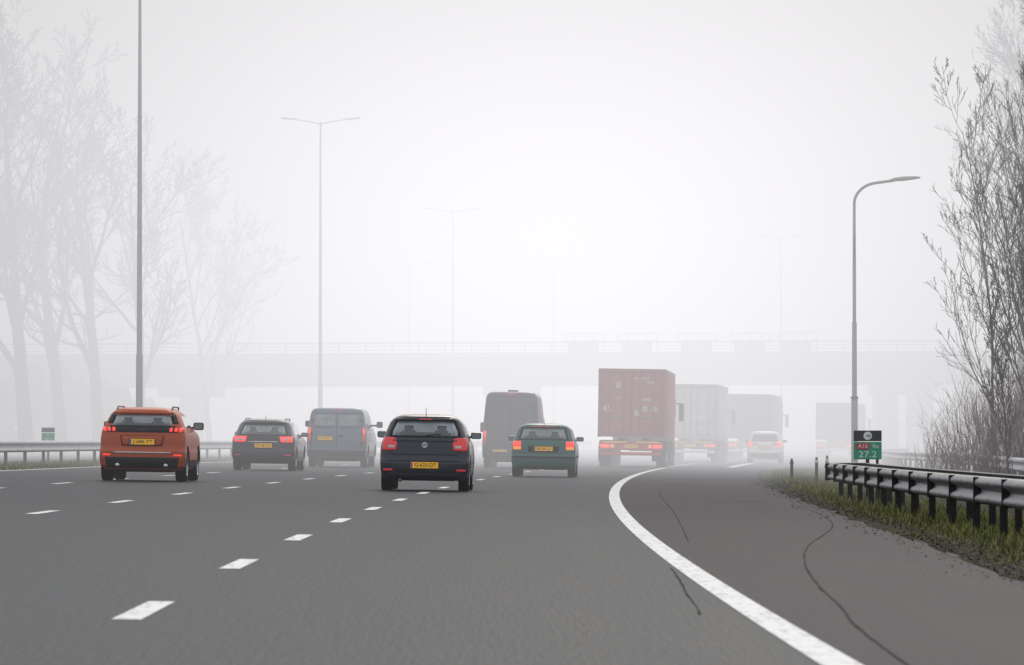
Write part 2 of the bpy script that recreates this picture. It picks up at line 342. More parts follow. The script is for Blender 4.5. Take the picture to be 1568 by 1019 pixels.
def truck(name,x,d,H,col,style):
    rt=vroot(name,x,d); W=2.5; L=13.5; zb=1.12
    C=simple(name+'_box',col,.65,var=.28,scale=1.2,spec=.3); D=simple(name+'_frame',tuple(c*.7 for c in col),.6)
    zc=(zb+H)/2; hh=H-zb
    box('load_box',(0,L/2+.05,zc),(W-.12,L-.1,hh-.06),C,rt,.0)
    for sx in (-1,1):
        n=56; V=[];F=[]
        for i in range(n*4+1):
            yy=.15+(L-.3)*i/(n*4); dep=(0,.0,.035,.035)[i%4]
            for z in (zb+.15,H-.12): V.append((sx*(W/2-.045+dep),yy,z))
        for i in range(n*4): a=2*i; F.append((a,a+2,a+3,a+1))
        meshobj('side_wall',V,F,C,rt)
        for yy in (.07,L): box('corner_post',(sx*(W/2-.07),yy,zc),(.14,.16,hh),D,rt,.01)
        for zz in (zb+.07,H-.06): box('side_rail',(sx*(W/2-.04),L/2,zz),(.09,L-.3,.12),D,rt,.01)
        for zz in (zb+.06,H-.06): box('corner_casting',(sx*(W/2-.08),.06,zz),(.17,.19,.13),D,rt,.015)
    for zz in (zb+.07,H-.06): box('end_rail',(0,.06,zz),(W-.3,.14,.13),D,rt,.01)
    for sx in (-1,1):
        n=5 if style=='container' else 3
        box('door_leaf',(sx*.56,.055,zc),(1.09,.06,hh-.3),C,rt,.012)
        for k in range(n):
            z=zb+.2+(hh-.4)*(k+.5)/n
            box('door_rib',(sx*.56,.02,z),(1.0,.03,(hh-.4)/n*.55),C,rt,.014)
        for xx in (.30,.82):
            tube('lock_rod',[(sx*xx,-.02,zb+.12),(sx*xx,-.02,H-.12)],[.018,.018],D,rt,8)
            box('rod_handle',(sx*xx+.12*sx,-.035,zb+.75),(.3,.02,.04),M['steel'],rt,.005)
            for zz in (zb+.3,zc,H-.3): box('rod_bracket',(sx*xx,-.02,zz),(.1,.03,.07),D,rt,.005)
        for k in range(4): box('door_hinge',(sx*1.16,.0,zb+.35+k*(hh-.7)/3),(.12,.05,.12),D,rt,.01)
    box('door_seal',(0,.02,zc),(.03,.02,hh-.3),M['seam'],rt,0)
    if style=='container':
        text('container_digits','45',(-.92,-.012,zb+1.05),.34,M['white'],rt)
        for (xx,zz,s) in ((.35,H-.35,'HLXU 812'),(.72,H-.5,'45G1'),(.55,zb+1.4,'30480'),(-.5,zb+1.45,'TEX')): text('container_marks',s,(xx,-.012,zz),.14,M['white'],rt)
        for (xx,zz) in ((.5,zb+1.05),(.85,zb+1.05),(-.5,H-.6),(.2,zb+.9)): box('data_plate',(xx,-.005,zz),(.2,.008,.22),simple('faded_decal',(.5,.4,.38),.6),rt,0)
    Bm=simple(name+'_bumper',(.50,.03,.03) if style=='container' else (.12,.12,.13),.5)
    for sx in (-1,1): box('chassis_rail',(sx*.45,L/2,zb-.16),(.12,L-.4,.26),M['steeld'],rt,.01)
    box('rear_panel',(0,.12,.80),(2.4,.08,.34),Bm,rt,.02); box('underrun_bar',(0,.1,.50),(2.3,.1,.13),M['white'] if style!='container' else Bm,rt,.02)
    for sx in (-1,1):
        box('tail_lamp',(sx*.98,.065,.78),(.34,.04,.13),M['redlit'],rt,.01); box('lamp_amber',(sx*.70,.065,.78),(.14,.04,.13),M['amber'],rt,.01)
        box('marker_board',(sx*.62,.04,.93),(.9,.02,.05),M['yellow'],rt,.002); box('mud_flap',(sx*1.0,.9,.5),(.5,.02,.55),M['black'],rt,.0)
    box('number_plate',(0,.07,.78),(.5,.02,.12),M['yellow'],rt,.002); text('plate_text','OJ-72-XK',(0,.058,.78),.11,M['ink'],rt)
    for y in (1.6,2.9,4.2,10.6,13.9):
        for sx in (-1,1): wheel(rt,sx*1.07,y,.5,.33)
    Cb=simple(name+'_cab',tuple(min(1,c*1.1) for c in col),.4,coat=.4)
    box('tractor_cab',(0,L+1.35,1.95),(2.45,2.0,2.7),Cb,rt,.15); box('windscreen',(0,L+2.36,2.3),(2.1,.03,.8),M['glassd'],rt,.01)
    box('cab_chassis',(0,L+.4,.75),(1.0,4.2,.35),M['steeld'],rt,.02)
    for sx in (-1,1):
        box('side_glass',(sx*1.235,L+1.8,2.35),(.02,.8,.7),M['glassd'],rt,.01); box('mirror_arm',(sx*1.33,L+2.1,2.5),(.3,.05,.05),M['black'],rt,.01); box('truck_mirror',(sx*1.46,L+2.1,2.15),(.2,.12,.7),M['black'],rt,.04)
        box('cab_step',(sx*1.1,L+1.6,.65),(.25,1.2,.5),M['black'],rt,.03)
truck('red_container_truck',4.42,196,3.66,(.38,.05,.045),'container')
truck('white_box_truck',8.25,244,3.62,(.48,.49,.50),'box')
truck('grey_box_truck',12.55,280,3.5,(.09,.085,.10),'box')
truck('distant_box_truck',19.8,322,3.4,(.12,.11,.12),'box')

# ---------------------------------------------------------------- ground & road
def gz(u):
    return float(np.interp(u,[-700,-60,-25,-17,-14.7,-14.6,4.3,4.8,5.6,7.5,12,25,60,700],[.0,.2,.25,.26,.22,.12,-.20,-.10,-.14,-.28,-.30,-.25,0,0]))
def shoulder(d): return float(np.interp(d,[0,20,38,55,85,120,150,185,205,235,260,420,1200],[3.1,3.3,3.75,4.2,4.6,4.85,4.95,5.0,5.8,8.5,12,12,12]))
ds=list(np.arange(-40,130,1.5))+list(np.arange(130,440,4))+list(np.arange(440,1500,60))
us=[-700,-200,-60,-40,-25,-20,-17,-16,-15.2,-14.75,-14.55,-10,-5,0,3,4.0,4.3,4.8,5.2,5.6,6.2,7.5,9,12,18,25,40,60,200,700]
def ground_z(u,d):
    s=shoulder(d)
    if u>3.9:
        if u<s: return zr(u)-.04
        return gz(max(u-(s-4.35),4.35)) if s<6 else gz(u)-.02-( .25 if u<s+.3 else 0)
    return gz(u)
def grid(ds,us,fn):
    V=[];F=[]
    for d in ds:
        for u in us: V.append(fn(d,u))
    n=len(us)
    for j in range(len(ds)-1):
        for i in range(n-1): a=j*n+i; F.append((a,a+1,a+n+1,a+n))
    return V,F
def grass_mat():
    m,nt,b=newmat('grass_ground'); N=nt.nodes.new; L=nt.links.new
    tc=N('ShaderNodeTexCoord'); n=N('ShaderNodeTexNoise'); n.inputs['Scale'].default_value=1.3; n.inputs['Detail'].default_value=9; n.inputs['Roughness'].default_value=.7; L(tc.outputs['Object'],n.inputs['Vector'])
    r=N('ShaderNodeValToRGB'); r.color_ramp.elements[0].position=.35; r.color_ramp.elements[0].color=(.018,.015,.012,1); r.color_ramp.elements[1].position=.68; r.color_ramp.elements[1].color=(.08,.085,.03,1)
    e=r.color_ramp.elements.new(.52); e.color=(.04,.037,.02,1); L(n.outputs['Fac'],r.inputs[0]); L(r.outputs[0],b.inputs['Base Color']); b.inputs['Roughness'].default_value=.95
    b.inputs['Specular IOR Level'].default_value=.05
    bp=N('ShaderNodeBump'); bp.inputs['Strength'].default_value=.6; bp.inputs['Distance'].default_value=.05; L(n.outputs['Fac'],bp.inputs['Height']); L(bp.outputs[0],b.inputs['Normal']); return m
V,F=grid(ds,us,lambda d,u:(u+curve(d),d,ground_z(u,d)))
meshobj('ground',V,F,grass_mat(),smooth=True)

def asphalt(name,c0,c1,wf,wm,ws,rough,spec):
    m,nt,b=newmat(name); N=nt.nodes.new; L=nt.links.new
    tc=N('ShaderNodeTexCoord')
    def noise(s,det,sx=1,sy=1):
        mp=N('ShaderNodeMapping'); mp.inputs['Scale'].default_value=(sx,sy,1); L(tc.outputs['Object'],mp.inputs[0])
        n=N('ShaderNodeTexNoise'); n.inputs['Scale'].default_value=s; n.inputs['Detail'].default_value=det; n.inputs['Roughness'].default_value=.6; L(mp.outputs[0],n.inputs['Vector'])
        r=N('ShaderNodeMapRange'); r.inputs['From Min'].default_value=.33; r.inputs['From Max'].default_value=.67; L(n.outputs['Fac'],r.inputs['Value']); return r.outputs[0]
    fine=noise(30,2,1,.06); mid=noise(2.2,5,1,.06); streak=noise(.9,2,1,.006)
    def math_(op,a,b_):
        q=N('ShaderNodeMath'); q.operation=op
        for k,v in enumerate((a,b_)):
            if isinstance(v,(int,float)): q.inputs[k].default_value=v
            else: L(v,q.inputs[k])
        return q.outputs[0]
    f=math_('ADD',math_('ADD',math_('MULTIPLY',fine,wf),math_('MULTIPLY',mid,wm)),math_('MULTIPLY',streak,ws))
    mx=N('ShaderNodeMix'); mx.data_type='RGBA'; mx.inputs[6].default_value=(*c0,1); mx.inputs[7].default_value=(*c1,1); L(f,mx.inputs[0]); L(mx.outputs[2],b.inputs['Base Color'])
    r2=N('ShaderNodeMapRange'); r2.inputs['To Min'].default_value=rough-.1; r2.inputs['To Max'].default_value=rough+.1; L(f,r2.inputs['Value']); L(r2.outputs[0],b.inputs['Roughness'])
    b.inputs['Specular IOR Level'].default_value=spec
    bp=N('ShaderNodeBump'); bp.inputs['Strength'].default_value=.35; bp.inputs['Distance'].default_value=.008; L(fine,bp.inputs['Height']); L(bp.outputs[0],b.inputs['Normal'])
    return m
A=asphalt('asphalt',(.022,.027,.032),(.098,.110,.120),.42,.32,.26,.55,.022); A2=asphalt('shoulder_asphalt',(.014,.014,.018),(.098,.091,.102),.34,.42,.24,.6,.02)
rd=list(np.arange(-20,130,2))+list(np.arange(130,480,4))
lanes=[-14.6,-13,-9.4,-5.85,-2.08,1.34]
V,F=grid(rd,lanes,lambda d,u:(u+curve(d),d,zr(u)))
meshobj('motorway_road',V,F,A,smooth=True)
jit={d:float(rng.normal(0,.05)) for d in rd}
V,F=grid(rd,[0,.33,.66,1],lambda d,t:(1.34+(shoulder(d)+(jit[d] if t==1 else 0)-1.34)*t+curve(d),d,zr(1.34+(shoulder(d)-1.34)*t)))
meshobj('hard_shoulder_road',V,F,A2,smooth=True)

def paintmat():
    m,nt,b=newmat('road_paint'); N=nt.nodes.new; L=nt.links.new
    tc=N('ShaderNodeTexCoord'); mp=N('ShaderNodeMapping'); mp.inputs['Scale'].default_value=(1,.15,1); L(tc.outputs['Object'],mp.inputs[0]); n=N('ShaderNodeTexNoise'); n.inputs['Scale'].default_value=16; n.inputs['Detail'].default_value=8; n.inputs['Roughness'].default_value=.75; L(mp.outputs[0],n.inputs['Vector'])
    r=N('ShaderNodeValToRGB'); r.color_ramp.elements[0].position=.34; r.color_ramp.elements[0].color=(.35,.35,.35,1); r.color_ramp.elements[1].position=.5; r.color_ramp.elements[1].color=(.80,.80,.79,1)
    L(n.outputs['Fac'],r.inputs[0]); L(r.outputs[0],b.inputs['Base Color']); b.inputs['Roughness'].default_value=.7; b.inputs['Specular IOR Level'].default_value=.2; return m
PM=paintmat()
def strip(V,F,u0,w,d0,d1,step=2,z=.004):
    n=max(2,int((d1-d0)/step)+1); base=len(V)
    for d in np.linspace(d0,d1,n):
        for s in (-.5,.5): u=u0+s*w; V.append((u+curve(d),d,zr(u)+z))
    for i in range(n-1): a=base+2*i; F.append((a,a+1,a+3,a+2))
V=[];F=[]
strip(V,F,1.37,.19,5,196); strip(V,F,-14.2,.2,40,460,4)
for i in range(-2,36): strip(V,F,-2.08,.155,27.6+11*i,30.7+11*i,1)
for i in range(-4,34): strip(V,F,-5.85,.155,63.3+11.5*i,66.4+11.5*i,1)
for i in range(-7,30): strip(V,F,-9.4,.155,101+11.5*i,104.2+11.5*i,1)
for i in range(0,16): strip(V,F,1.37,.3,199+6*i,202+6*i,1)
strip(V,F,3.6,.35,206,250,3)  # white strip painted in place of the wet shine on the road
meshobj('lane_markings_and_sheen',V,F,PM)
V=[];F=[]
def crack(pts,w):
    pts=[np.array(p,float) for p in pts]; P=[]
    n=len(pts)
    for i in range(n-1):
        p0,p1,p2,p3=pts[max(i-1,0)],pts[i],pts[i+1],pts[min(i+2,n-1)]
        for t in np.linspace(0,1,12,endpoint=False): P.append(.5*((2*p1)+(-p0+p2)*t+(2*p0-5*p1+4*p2-p3)*t*t+(-p0+3*p1-3*p2+p3)*t**3))
    P.append(pts[-1]); base=len(V); off=0
    for i,p in enumerate(P):
        off=off*.75+rng.normal(0,w*.16); ww=w*(.3+1.1*rng.random())*(.2 if i in(0,len(P)-1) else 1)
        along=abs(pts[-1][1]-pts[0][1])>abs(pts[-1][0]-pts[0][0])
        for s in (-.5,.5):
            x=p[0]+(off+s*ww if along else 0); y=p[1]+(0 if along else (off+s*ww)*3)
            V.append((x,y,zr(x-curve(y))+.004))
    for i in range(len(P)-1): a=base+2*i; F.append((a,a+1,a+3,a+2) if along else (a,a+2,a+3,a+1))
crack([(4.55,86),(4.4,76),(3.9,64),(2.95,52),(2.5,45),(2.18,38),(1.98,31.7),(1.85,28),(1.77,24),(1.7,18)],.017)
crack([(3.1,110),(2.7,95),(2.3,75),(1.95,60),(1.75,52)],.011)
crack([(1.24,41),(1.21,38),(1.14,34.5),(1.10,31),(1.06,29.8)],.016)
crack([(2.9,90),(3.5,89.4),(4.4,90.2)],.05); crack([(3.3,107),(4.4,106.5)],.05); crack([(2.9,128),(4.6,127)],.06)
meshobj('sealed_cracks',V,F,simple('bitumen_seal',(.022,.022,.025),.8,spec=.05,var=.4))

# ---------------------------------------------------------------- grass blades, leaves, gravel
def blades(name,n,ur,dr,mats,hmin,hmax,wid=.012):
    V=np.zeros((n,3,3)); d=rng.uniform(dr[0],dr[1],n); t=rng.random(n)
    mi=rng.integers(0,len(mats),n); k=0
    for i in range(n):
        s=shoulder(d[i]); u0=s+.02 if ur[0] is None else ur[0]
        u=u0+(ur[1]-u0)*t[i]
        cl=.5+.5*math.sin(u*3.1+1.3*math.sin(d[i]*.9))*math.sin(d[i]*1.7+u)
        edge=min(1,(u-u0)/.7) if ur[0] is None else 1
        h=(hmin+(hmax-hmin)*rng.random()*cl)*(.25+.75*edge)
        if edge<.85 and rng.random()>edge*edge+.05: h=.004
        x=u+curve(d[i]); z=ground_z(u,d[i])-.01; a=rng.random()*6.28; ca,sa=math.cos(a),math.sin(a)
        w=wid*(.6+rng.random()); lx,ly=rng.normal(0,.4*h,2)
        V[k]=((x-ca*w,d[i]-sa*w,z),(x+ca*w,d[i]+sa*w,z),(x+lx,d[i]+ly,z+h)); k+=1
    me=bpy.data.meshes.new(name); me.from_pydata(V.reshape(-1,3).tolist(),[],[(3*i,3*i+1,3*i+2) for i in range(n)])
    for m_ in mats: me.materials.append(m_)
    me.polygons.foreach_set('material_index',mi.astype(np.int32)); me.update(); return link(bpy.data.objects.new(name,me))
G=[simple('grass_a',(.20,.215,.05),.8,var=.4,scale=.8,spec=.2),simple('grass_b',(.11,.13,.035),.8,var=.4,scale=.8,spec=.2),simple('grass_c',(.30,.26,.11),.8,var=.3,scale=.8,spec=.2),simple('grass_d',(.05,.048,.025),.8,spec=.2)]
blades('verge_grass',60000,(None,7.6),(36,200),G,.03,.20,wid=.009)
blades('median_grass',22000,(-19,-14.62),(100,300),G,.04,.16,wid=.03)
def litter(name,n,mats):
    V=[];F=[];mi=[]
    for i in range(n):
        d=rng.uniform(32,150); s=shoulder(d); u=s+.18+abs(rng.normal(0,.22)) if rng.random()<.8 else s+.1-abs(rng.normal(0,.22)); x=u+curve(d); z=(zr(u) if u<s else ground_z(u,d))+.008
        r=.006+.016*rng.random()**2; b=len(V); a=rng.random()*6.28
        for k in range(4): V.append((x+math.cos(a+k*1.57)*r,d+math.sin(a+k*1.57)*r*1.6,z+rng.random()*r*1.2))
        F.append((b,b+1,b+2)); F.append((b,b+2,b+3)); q=int(rng.integers(0,len(mats))); mi+=[q,q]
    meshobj(name,V,F,None,mats=mats,midx=mi)
litter('leaf_litter',10000,[simple('leaf_brown',(.06,.04,.028),.9),simple('grit',(.06,.057,.055),.9),simple('leaf_dark',(.018,.014,.012),.9)])

# ---------------------------------------------------------------- guard rails
def guard_rail(name,path,zt,double=False,spacing=4,zg=None,end=False,mat=None,sg=1,post=None):
    rt=root(name); d0,d1=path[1],path[2]; fx=path[0]; mat=mat or M['steel']; post=post or M['steeld']
    prof=[(-.02,.0),(.0,.012),(.03,.0),(0.075,-.03),(.085,-.055),(.075,-.085),(.01,-.125),(0.0,-.155),(.01,-.185),(.075,-.225),(.085,-.255),(.075,-.28),(0,-.31)]
    def beam(off,sgn):
        ds_=np.arange(d0,d1+.01,2.0 if d1-d0<80 else 4); V=[];F=[]
        for d in ds_:
            for (a,b) in prof: V.append((fx(d)+off-sgn*a,d,zt(d)+b))
        n=len(prof)
        for j in range(len(ds_)-1):
            for i in range(n-1): a=j*n+i; F.append((a,a+1,a+n+1,a+n))
        o=meshobj('beam',V,F,mat,rt,smooth=True); s=o.modifiers.new('s','SOLIDIFY'); s.thickness=.006
    beam(-.12*sg,sg)
    if double: beam(.62,-1)
    dd=d0+.4
    while dd<d1:
        x=fx(dd); z1=zt(dd)-.03; z0=zg(dd)-.1 if zg else -.1
        for xx in ((-.02,.50) if double else (0,)):
            box('post',(x+xx,dd,(z0+z1)/2),(.09,.06,z1-z0),post,rt,.005)
        box('spacer',(x+(.24 if double else -.04*sg),dd,zt(dd)-.10),(.62 if double else .1,.08,.12),post,rt,.005)
        if double:
            for zz in (-.055,-.255): box('bolt',(x-.205,dd,zt(dd)+zz),(.02,.04,.04),M['postl'],rt,.004)
            box('beam_joint',(x-.16,dd+1.9,zt(dd)-.155),(.10,.02,.33),M['steeld'],rt,.0)
        dd+=spacing
    if end:
        V=[];F=[]; n=len(prof)
        for k in range(13):
            th=math.pi*k/12
            for (a,b) in prof:
                r=.37+a; V.append((fx(d1)+.25-r*math.cos(th),d1+r*math.sin(th)*1.3,zt(d1)+b))
        for j in range(12):
            for i in range(n-1): a=j*n+i; F.append((a,a+1,a+n+1,a+n))
        o=meshobj('end_terminal',V,F,mat,rt,smooth=True); s=o.modifiers.new('s','SOLIDIFY'); s.thickness=.006
    return rt
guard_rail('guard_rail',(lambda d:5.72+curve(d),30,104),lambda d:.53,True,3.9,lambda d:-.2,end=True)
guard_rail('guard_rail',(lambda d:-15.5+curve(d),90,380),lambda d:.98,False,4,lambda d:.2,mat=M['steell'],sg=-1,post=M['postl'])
def far_x(d): return float(np.interp(d,[120,150,180,210,250,300],[11.9,13.7,14.9,15.6,17.6,22.5]))
guard_rail('guard_rail',(far_x,120,300),lambda d:.56,False,4,lambda d:-.3,mat=M['steell'],post=M['postl'])
for (x,d,h,m) in ((7.6,143,.75,M['steeld']),(8.1,140,.8,simple('post_brown',(.16,.10,.05),.8)),(8.2,137,.85,simple('post_ochre',(.28,.25,.06),.8)),(9.6,134,.62,M['green'])):
    rt=root('marker_post',(x,d,-.25)); tube('shaft',[(0,0,0),(0,0,h*.8),(0,0,h)],[.045,.042,.03],m,rt,10); box('band',(0,-.0,h*.85),(.095,.095,.07),M['white'] if m is not M['steeld'] else M['black'],rt,.01)
rt=root('hectometre_sign',(7.23,107,-.25))
tube('post',[(0,.04,0),(0,.04,.9)],[.04,.04],M['steeld'],rt); tube('post',[(.2,.06,0),(.2,.06,.9)],[.03,.03],M['steeld'],rt)
box('upper_board',(0,0,1.33),(.57,.03,.22),M['signblack'],rt,.01); box('lower_board',(0,0,1.03),(.57,.03,.36),M['green'],rt,.01)
box('route_panel',(-.1,-.02,1.12),(.26,.012,.12),simple('route_red',(.5,.02,.02),.5),rt,.004)
text('route_text','A16',(-.1,-.028,1.12),.12,M['white'],rt); text('side_text','Re',(.16,-.018,1.12),.12,M['white'],rt); text('km_text','27.2',(0,-.018,.95),.18,M['white'],rt,w=.36)
bm=bmesh.new(); bmesh.ops.create_cone(bm,segments=24,radius1=.085,radius2=.085,depth=.012,cap_ends=True,matrix=Matrix.Translation((0,-.02,1.33))@Matrix.Rotation(math.pi/2,4,'X')); me=bpy.data.meshes.new('limit_disc'); bm.to_mesh(me); bm.free(); me.materials.append(M['white']); link(bpy.data.objects.new('limit_disc',me),rt)
text('limit_text','100',(0,-.03,1.33),.07,M['ink'],rt)
rt=root('hectometre_sign',(-15.6,177,.2)); tube('post',[(0,.04,0),(0,.04,.9)],[.04,.04],M['steeld'],rt)
box('upper_board',(0,0,1.15),(.44,.03,.16),M['signblack'],rt,.01); box('lower_board',(0,0,.88),(.44,.03,.34),M['green'],rt,.01); text('km_text','27.2',(0,-.018,.82),.16,M['white'],rt); text('side_text','Li',(0,-.018,.96),.1,M['white'],rt)

# ---------------------------------------------------------------- lamp posts
def lamp_single(x,d,H=10.1,arm=2.2):
    rt=root('street_lamp',(x,d,-.3)); g=M['lamp']
    tube('base',[(0,0,0),(0,0,2.7)],[.115,.11],g,rt,14); tube('mast',[(0,0,2.7),(0,0,2.8),(0,0,5.3)],[.11,.085,.08],g,rt,14); tube('upper_mast',[(0,0,5.3),(0,0,5.35),(0,0,7.4)],[.08,.062,.06],g,rt,12)
    tube('top_mast',[(0,0,7.4),(0,0,9.3)],[.055,.05],g,rt,12)
    P=[(0,0,9.3)]
    for k in range(10):
        t=k/9*math.pi/2*.93; P.append((.85*(1-math.cos(t)),0,H-.75+.72*math.sin(t)))
    P.append((arm*.62,0,H+.05)); tube('bracket_arm',P,[.05]*len(P),g,rt,10)
    box('band',(0,0,2.75),(.25,.25,.08),M['steeld'],rt,.02)
    V=[];F=[]; n=10
    st=[(0,.05,.04),(.12,.13,.08),(.45,.17,.10),(.85,.14,.07),(1.02,.05,.03)]
    for (xx,w,h) in st:
        for k in range(n):
            t=2*math.pi*k/n; V.append((arm*.56+xx,w*math.cos(t),H+.05+xx*.09+h*math.sin(t)*(1 if math.sin(t)>0 else .6)))
    for j in range(len(st)-1):
        for k in range(n): F.append((j*n+k,j*n+(k+1)%n,(j+1)*n+(k+1)%n,(j+1)*n+k))
    F.append(tuple(range(n))); F.append(tuple(range((len(st)-1)*n,len(st)*n))); meshobj('lamp_head',V,F,g,rt,smooth=True)
lamp_single(11.65,179)
def lamp_twin(x,d,H=18,z0=0,arm=2.0):
    rt=root('twin_street_lamp',(x,d,z0)); g=M['lamp']
    tube('mast',[(0,0,0),(0,0,4),(0,0,4.05),(0,0,H*.6),(0,0,H)],[.13,.12,.10,.08,.045],g,rt,12)
    for s in (-1,1):
        tube('arm',[(0,0,H-.15),(s*.5,0,H-.02),(s*arm*.75,0,H+.12)],[.035,.03,.025],g,rt,8)
        box('lamp_head',(s*arm*.85,0,H+.15),(.8,.24,.08),g,rt,.04,rot=(0,-s*.08,0))
lamp_twin(-13.1,185); lamp_twin(-10.2,280); lamp_twin(-4.5,400,18.5); lamp_twin(-9.4,478,17); lamp_twin(3.6,455,16)
lamp_twin(22.5,440,18,0,1.6)

# ---------------------------------------------------------------- bridge
def bridge():
    rt=root('motorway_overpass',(0,396,0))
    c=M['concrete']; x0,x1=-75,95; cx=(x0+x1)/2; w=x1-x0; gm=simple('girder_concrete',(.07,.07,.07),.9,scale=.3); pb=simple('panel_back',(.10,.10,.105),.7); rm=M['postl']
    rt.rotation_euler=(0,math.radians(-.22),0)
    box('deck_fascia',(cx,0,7.05),(w,.5,.75),c,rt,.03); box('deck_slab',(cx,7,7.0),(w,13.4,.6),c,rt,.0)
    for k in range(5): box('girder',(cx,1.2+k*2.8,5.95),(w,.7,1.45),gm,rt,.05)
    box('edge_kerb',(cx,.0,7.55),(w,.3,.2),c,rt,.02)
    for z in (7.85,8.12,8.4): box('rail',(cx,0,z),(w,.06,.06 if z<8.3 else .13),rm,rt,.0)
    x=x0
    while x<x1:
        box('rail_post',(x,0,8.0),(.08,.1,.8),rm,rt,.0); x+=2.0
    for px_ in (-34,-24.5,-1.2,1.2,28.6,31.2):
        for yy in (2,7,12):
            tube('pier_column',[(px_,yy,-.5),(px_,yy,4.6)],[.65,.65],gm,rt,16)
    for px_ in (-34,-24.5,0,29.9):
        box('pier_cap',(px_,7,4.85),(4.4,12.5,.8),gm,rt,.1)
    for s,xx in ((-1,-50),(1,55)):
        V=[(xx,-3,-1),(xx+s*40,-3,-1),(xx+s*40,-3,6.4),(xx+s*9,-3,6.2),(xx,17,-1),(xx+s*40,17,-1),(xx+s*40,17,6.4),(xx+s*9,17,6.2)]
        F=[(0,1,2,3),(4,7,6,5),(0,3,7,4),(3,2,6,7)]; meshobj('abutment_slope',V,F,simple('slope',(.05,.05,.03),.95),rt)
    for xx in (5.5,9.5,14,18,21.5):
        for zz in (8.5,9.05): box('screen_rail',(xx,-.2,zz),(3.0,.05,.06),rm,rt,.0)
        for k in range(5): box('screen_post',(xx-1.45+k*.72,-.2,8.6),(.06,.05,.95),rm,rt,.0)
        box('sign_panel_back',(xx-.1,-.35,7.7),(2.3,.1,1.3),pb,rt,.02)
bridge()

# ---------------------------------------------------------------- trees
def make_tree(name,loc,seed,H,r0,spec,mat,lean=.0,up=.25,rmin=.004):
    R=random.Random(seed); V=[];F=[]
    def seg(pts,rads,sides):
        base=len(V); a=None
        for i,p in enumerate(pts):
            t=(pts[min(i+1,len(pts)-1)]-pts[max(i-1,0)])
            if t.length<1e-6: t=Vector((0,0,1))
            t.normalize(); a=t.orthogonal().normalized() if a is None else (a-t*a.dot(t)).normalized(); b=t.cross(a)
            for k in range(sides):
                an=2*math.pi*k/sides; V.append(p+(a*math.cos(an)+b*math.sin(an))*rads[i])
        for i in range(len(pts)-1):
            for k in range(sides): F.append((base+i*sides+k,base+i*sides+(k+1)%sides,base+(i+1)*sides+(k+1)%sides,base+(i+1)*sides+k))
    def grow(p,dr,L,r,lev):
        n=[10,7,5,4,3,3][lev]; sides=[9,6,5,4,3,3][lev]; pts=[p.copy()]; rads=[r]; q=p.copy(); dd=dr.copy(); st=L/n; dirs=[dd.copy()]
        wob=[.045,.10,.12,.15,.18,.2][lev]
        for i in range(n):
            dd=(dd+Vector((R.gauss(0,wob),R.gauss(0,wob),R.gauss(0,wob)+up*(.0 if lev==0 else .45)))).normalized(); q=q+dd*st; pts.append(q.copy()); dirs.append(dd.copy())
            rads.append(max(r*(1-(i+1)/n*.82),rmin))
        seg(pts,rads,sides)
        if lev<len(spec):
            cnt,ratio,t0,ang=spec[lev]
            for c in range(cnt):
                t=t0+(1-t0)*(c+R.random())/cnt; f=t*n; i=min(int(f),n-1); pp=pts[i].lerp(pts[i+1],f-i); rr=rads[i]+(rads[i+1]-rads[i])*(f-i)
                ax=dirs[i].orthogonal().normalized(); ax.rotate(Matrix.Rotation(R.random()*6.283,3,dirs[i])) ; an=math.radians(ang*(.7+.6*R.random()))
                nd=dirs[i].copy(); nd.rotate(Matrix.Rotation(an,3,ax))
                if lev>0 and nd.z<-.1: nd.z*=-.4; nd.normalize()
                grow(pp,nd,L*ratio*(1-.55*(t-t0)/(1-t0+1e-6))*(.75+.5*R.random()),max(rr*.6,rmin),lev+1)
    grow(Vector((0,0,-.3)),Vector((lean,0,1)).normalized(),H,r0,0)
    o=meshobj(name,V,F,mat,smooth=True); o.location=loc; return o
bark=simple('bark_grey',(.05,.046,.043),.95,var=.3,scale=2); bark2=simple('bark_brown',(.085,.068,.06),.95,var=.3,scale=3)
bspec=[(11,.58,.2,40),(8,.5,.2,40),(6,.5,.15,40),(5,.5,.1,40)]
for i,(x,d,H,r) in enumerate(((-28.6,310,21,.50),(-27.8,325,22,.44),(-25.0,318,18.5,.42),(-33.5,316,23,.48),(-39,345,24,.46),(-23.2,330,17,.34),(-21.5,375,17,.26))):
    make_tree('bare_tree',(x,d,.2),11+i,H,r,bspec,bark,rmin=.017,up=.24)
rs=[(13,.42,.16,26),(6,.5,.12,30),(5,.5,.1,32),(3,.55,.1,30)]
for i,(x,d,H,r) in enumerate(((13.9,140,11.6,.07),(14.9,148,12.6,.07),(12.9,133,7.0,.045),(12.4,131,4.6,.035),(13.5,137,9.0,.055),(15.4,150,13.2,.075),(14.0,152,10.5,.05))):
    make_tree('bare_birch_tree',(x,d,-.2),41+i,H,r,rs,bark2,lean=-.03+.02*(i%2),up=.33,rmin=.0065)
make_tree('bare_tree',(22.5,235,-.2),77,19,.22,bspec,bark,rmin=.009)
make_tree('bare_tree',(26,250,-.2),78,20,.25,bspec,bark,rmin=.009)
